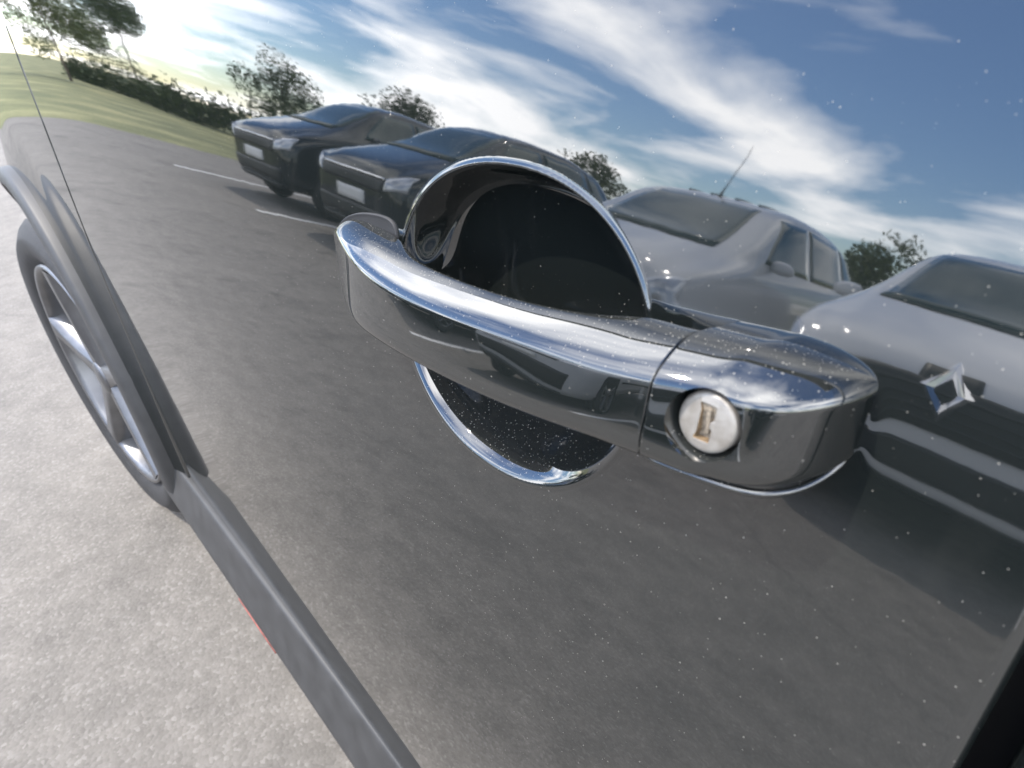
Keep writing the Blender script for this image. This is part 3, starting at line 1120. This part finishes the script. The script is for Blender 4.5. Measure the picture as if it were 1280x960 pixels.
    if bumper_stripe:
        drape("bumper_strip", [(-0.62, 0.235), (0.62, 0.235), (0.64, 0.275), (-0.64, 0.275)], 'F', "plastic", off=0.02, nu=24, nv=2, thick=0.03)
    for s in (-1, 1):
        hl = drape("headlight", [(s * 0.58, 0.62), (s * 0.80, 0.66), (s * 0.82, 0.80), (s * 0.60, 0.72)], 'F', "lamp", off=0.01, nu=8, nv=6)
        drape("tail_light", [(s * 0.64, 0.86), (s * 0.80, 0.86), (s * 0.76, 1.12), (s * 0.62, 1.10)], 'B', "red", nu=6, nv=6)
        net = []
        for k, (dx_, sc) in enumerate(((0.0, 0.3), (0.02, 0.9), (0.09, 1.0), (0.16, 0.85), (0.19, 0.3))):
            net.append([(s * (0.83 + dx_), 0.66 + yy * sc, 1.03 + zz * sc) for yy, zz in ((0.05, 0.0), (0.045, 0.05), (-0.03, 0.065), (-0.045, 0.0), (-0.03, -0.055), (0.045, -0.045))])
        v, f = loft(net, 3, 3)
        recalc(place_mesh("door_mirror", v, f, paint, root))
    if not dark_nose: drape("number_plate", [(-0.26, 0.455), (0.26, 0.455), (0.26, 0.565), (-0.26, 0.565)], 'F', "plate", off=0.014, nu=8, nv=3)
    if emblem:
        # upright hollow diamond with folded faces
        e = empty("nose_emblem", (0, 0, 0), parent=root)
        hit = bvh.ray_cast(Vector((0, 5, 0.72)), Vector((0, -1, 0)))[0]
        cy, cz = hit.y + 0.02, 0.715
        for sx in (-1, 1):
            o_, i_, = (0.115, 0.135), (0.048, 0.060)
            pts = []
            def P(x, z, y):
                g = bvh.ray_cast(Vector((sx * x, 5, cz + z)), Vector((0, -1, 0)))
                return (sx * x, (g[0].y if g[0] else cy) + 0.02 + y, cz + z)
            vs = [P(0, o_[1], 0.0), P(o_[0], 0, 0.0), P(0, -o_[1], 0.0), P(0, -i_[1], 0.0), P(i_[0], 0, 0.0), P(0, i_[1], 0.0),
                  P(0, (o_[1] + i_[1]) / 2, 0.03), P((o_[0] + i_[0]) / 2, 0, 0.03), P(0, -(o_[1] + i_[1]) / 2, 0.03)]
            fs = [(0, 1, 7, 6), (1, 2, 8, 7), (6, 7, 4, 5), (7, 8, 3, 4), (0, 5, 4, 1), (1, 4, 3, 2)]
            recalc(place_mesh("emblem_half", vs, fs, "chrome", e, False))
        # raised dark shield behind it
        drape("emblem_surround", [(-0.16, 0.58), (0.16, 0.58), (0.12, 0.80), (-0.12, 0.80)], 'F', "grille", off=0.007, nu=8, nv=6)
    if roof_ribs:
        for x in (-0.36, -0.12, 0.12, 0.36):
            vs, fs = [], []
            for k in range(17):
                y = 0.1 - 1.3 * k / 16
                top = bvh.ray_cast(Vector((x, y, 3)), Vector((0, 0, -1)))[0]
                vs += [(x - 0.018, y, top.z - 0.004), (x - 0.009, y, top.z + 0.012), (x + 0.009, y, top.z + 0.012), (x + 0.018, y, top.z - 0.004)]
            for k in range(16):
                for j in range(3):
                    fs.append((k * 4 + j, k * 4 + j + 1, k * 4 + j + 5, k * 4 + j + 4))
            place_mesh("roof_rib", vs, fs, "grille", root)
        top = bvh.ray_cast(Vector((0, 0.18, 3)), Vector((0, 0, -1)))[0]
        net = []
        for t, r in ((0, 0.02), (0.03, 0.018), (0.06, 0.006), (0.3, 0.005), (0.62, 0.0045), (0.65, 0.002)):
            net.append([(r * math.cos(a), top.y - t * 0.62 + r * math.sin(a), top.z + t * 0.78) for a in np.linspace(0, 2 * math.pi, 9)[:-1]])
        v, f = loft(net, 3, 2)
        recalc(place_mesh("roof_antenna", v, f, "rubber", root))
    # wheels
    for s in (-1, 1):
        for y in (1.33, -1.27):
            w = empty("wheel", (s * 0.875, y, 0.30), math.radians(90) * (1 if s > 0 else -1), parent=root)
            make_wheel(w, 0, 0, 0, 0.30, side=-1, W=0.18)
    return root


def copy_tree(o, parent=None):
    c = o.copy()
    COL.objects.link(c)
    c.parent = parent
    c.matrix_parent_inverse = o.matrix_parent_inverse.copy()
    for ch in o.children:
        copy_tree(ch, c)
    return c


GROUP = "cars parked in a row across the lane"
ROW_Y = -5.7
carA = build_car("white", emblem=True, bumper_stripe=False, dark_nose=True)
carA.location = (-0.50, ROW_Y + 0.12, GZ)
carA.scale = (1.07, 1.0, 1.15)
tag(carA, "white hatchback with chrome diamond badge reflected right of the key lock", "car", GROUP)
carB = build_car("silver", roof_ribs=True, cabin=1.2)
carB.location = (-3.02, ROW_Y - 0.05, GZ)
carB.scale = (1.05, 1.08, 1.15)
tag(carB, "silver hatchback with ribbed roof and antenna reflected above the handle", "car", GROUP)
carC = build_car("dark")
carC.location = (-6.3, ROW_Y + 0.1, GZ)
carC.scale = (1.1, 1.0, 1.22)
tag(carC, "dark blue hatchback reflected left of the handle cup", "car", GROUP)
carD = copy_tree(carC)
carD.location = (-9.2, ROW_Y - 0.05, GZ)
tag(carD, "dark car at the far left end of the reflected row", "car", GROUP)

carE = copy_tree(carC)
carE.location = (2.45, ROW_Y + 0.05, GZ)
tag(carE, "dark hatchback mirrored in the end cap of the handle beside the key lock", "car", GROUP)

# white bay lines
for i, x in enumerate((4.0, 0.95, -1.8, -4.75, -7.75, -10.9)):
    o = mesh_obj("parking_line", [(x - 0.06, -8.6, GZ + 0.004), (x + 0.06, -8.6, GZ + 0.004), (x + 0.06, -3.0, GZ + 0.004), (x - 0.06, -3.0, GZ + 0.004)], [(0, 1, 2, 3)], "line", None, False)
    o["kind"] = "structure"

# kerb behind the cars
bm = bmesh.new()
add_box(bm, (7.2, -9.27, GZ + 0.05), (45.6, 0.14, 0.13))
o = bm_obj("kerb", bm, "plate"); o["kind"] = "structure"


# ------------------------------------------------------------------ trees, pole and wires beyond the cars
def make_tree(name, loc, height, spread, mat, leaves, label):
    root = empty(name, loc)
    tag(root, label, "tree", "trees beyond the parked cars")
    rnd = random.Random(int(abs(loc[0]) * 13 + height * 7))
    net = []
    for t in np.linspace(0, 1, 6):
        r = 0.05 * height * (1 - 0.8 * t) * 0.5 + 0.01
        net.append([(r * math.cos(a) + 0.06 * math.sin(t * 5), r * math.sin(a), t * height * 0.75) for a in np.linspace(0, 2 * math.pi, 7)[:-1]])
    v, f = loft(net, 2, 2)
    place_mesh("trunk", v, f, "bark", root)
    vs, fs = [], []
    limbs_v, limbs_f = [], []
    clumps = []
    for k in range(16):
        a = rnd.uniform(0, 2 * math.pi)
        h = rnd.uniform(0.25, 0.98)
        rr = spread * math.sin(math.pi * min(0.98, h * 0.85 + 0.12)) * rnd.uniform(0.3, 1.0)
        c = Vector((rr * math.cos(a), rr * math.sin(a), h * height))
        clumps.append((c, spread * rnd.uniform(0.28, 0.5)))
        b0 = Vector((0, 0, h * height * 0.6))
        side = Vector((-math.sin(a), math.cos(a), 0)) * 0.02
        i0 = len(limbs_v)
        limbs_v += [b0 + side, b0 - side, b0 + Vector((0, 0, 0.05)), c + side * 0.3, c - side * 0.3, c + Vector((0, 0, 0.02))]
        limbs_f += [(i0, i0 + 1, i0 + 4, i0 + 3), (i0 + 1, i0 + 2, i0 + 5, i0 + 4), (i0 + 2, i0, i0 + 3, i0 + 5)]
    place_mesh("limbs", limbs_v, limbs_f, "bark", root)
    for _ in range(leaves):
        c, r = rnd.choice(clumps)
        d = Vector((rnd.gauss(0, 1), rnd.gauss(0, 1), rnd.gauss(0, 0.8))).normalized() * r * rnd.uniform(0.35, 1.0) ** 0.5
        p = c + d
        s = 0.05 + 0.012 * height * rnd.uniform(0.5, 1.3)
        u = Vector((rnd.gauss(0, 1), rnd.gauss(0, 1), rnd.gauss(0, 1))).normalized()
        w = u.orthogonal().normalized() * s * 0.5
        i0 = len(vs)
        vs += [p - u * s, p + w, p + u * s, p - w]
        fs.append((i0, i0 + 1, i0 + 2, i0 + 3))
    o = place_mesh("crown", vs, fs, mat, root, False)
    return root


tree_spec = [
    ((-4.4, -17.0, GZ), 2.5, 1.5, "leaf_b", "low yellowish bush reflected at the rear of the silver car"),
    ((-13.6, -16.5, GZ), 3.1, 1.8, "leaf_b", "green bush reflected just above the top right of the handle cup"),
    ((-23.0, -16.0, GZ), 3.2, 2.2, "leaf_a", "dark green bush reflected above the top left of the handle cup"),
    ((-36.0, -17.0, GZ), 4.4, 2.6, "leaf_a", "dark tree at the far left of the reflected tree line"),
]
tree_spec += [
    ((-47.0, -9.0, GZ), 5.0, 3.0, "leaf_b", "light green tree standing far off behind the grass verge"),
    ((-58.0, -16.0, GZ), 6.5, 3.4, "leaf_a", "tall dark tree farthest along the lane"),
]
for loc, h, sp, mt, lb in tree_spec:
    make_tree("tree", loc, h, sp, mt, 5200, lb)

# clipped hedge behind the far end of the row
rnd = random.Random(3)
vs, fs = [], []
for _ in range(9000):
    x = rnd.uniform(-60, -16.5)
    p = Vector((x, -12.5 + rnd.gauss(0, 0.35) + 0.6 * math.sin(x * 0.3), GZ + abs(rnd.gauss(0.6, 0.4)) + 0.15 * math.sin(x * 1.3)))
    u = Vector((rnd.gauss(0, 1), rnd.gauss(0, 1), rnd.gauss(0, 1))).normalized() * rnd.uniform(0.07, 0.16)
    w = u.orthogonal() * 0.6
    i0 = len(vs)
    vs += [p - u, p + w, p + u, p - w]
    fs.append((i0, i0 + 1, i0 + 2, i0 + 3))
hedge = mesh_obj("hedge", vs, fs, "leaf_a", None, False)
tag(hedge, "long low dark green hedge behind the far end of the parked row", "hedge")
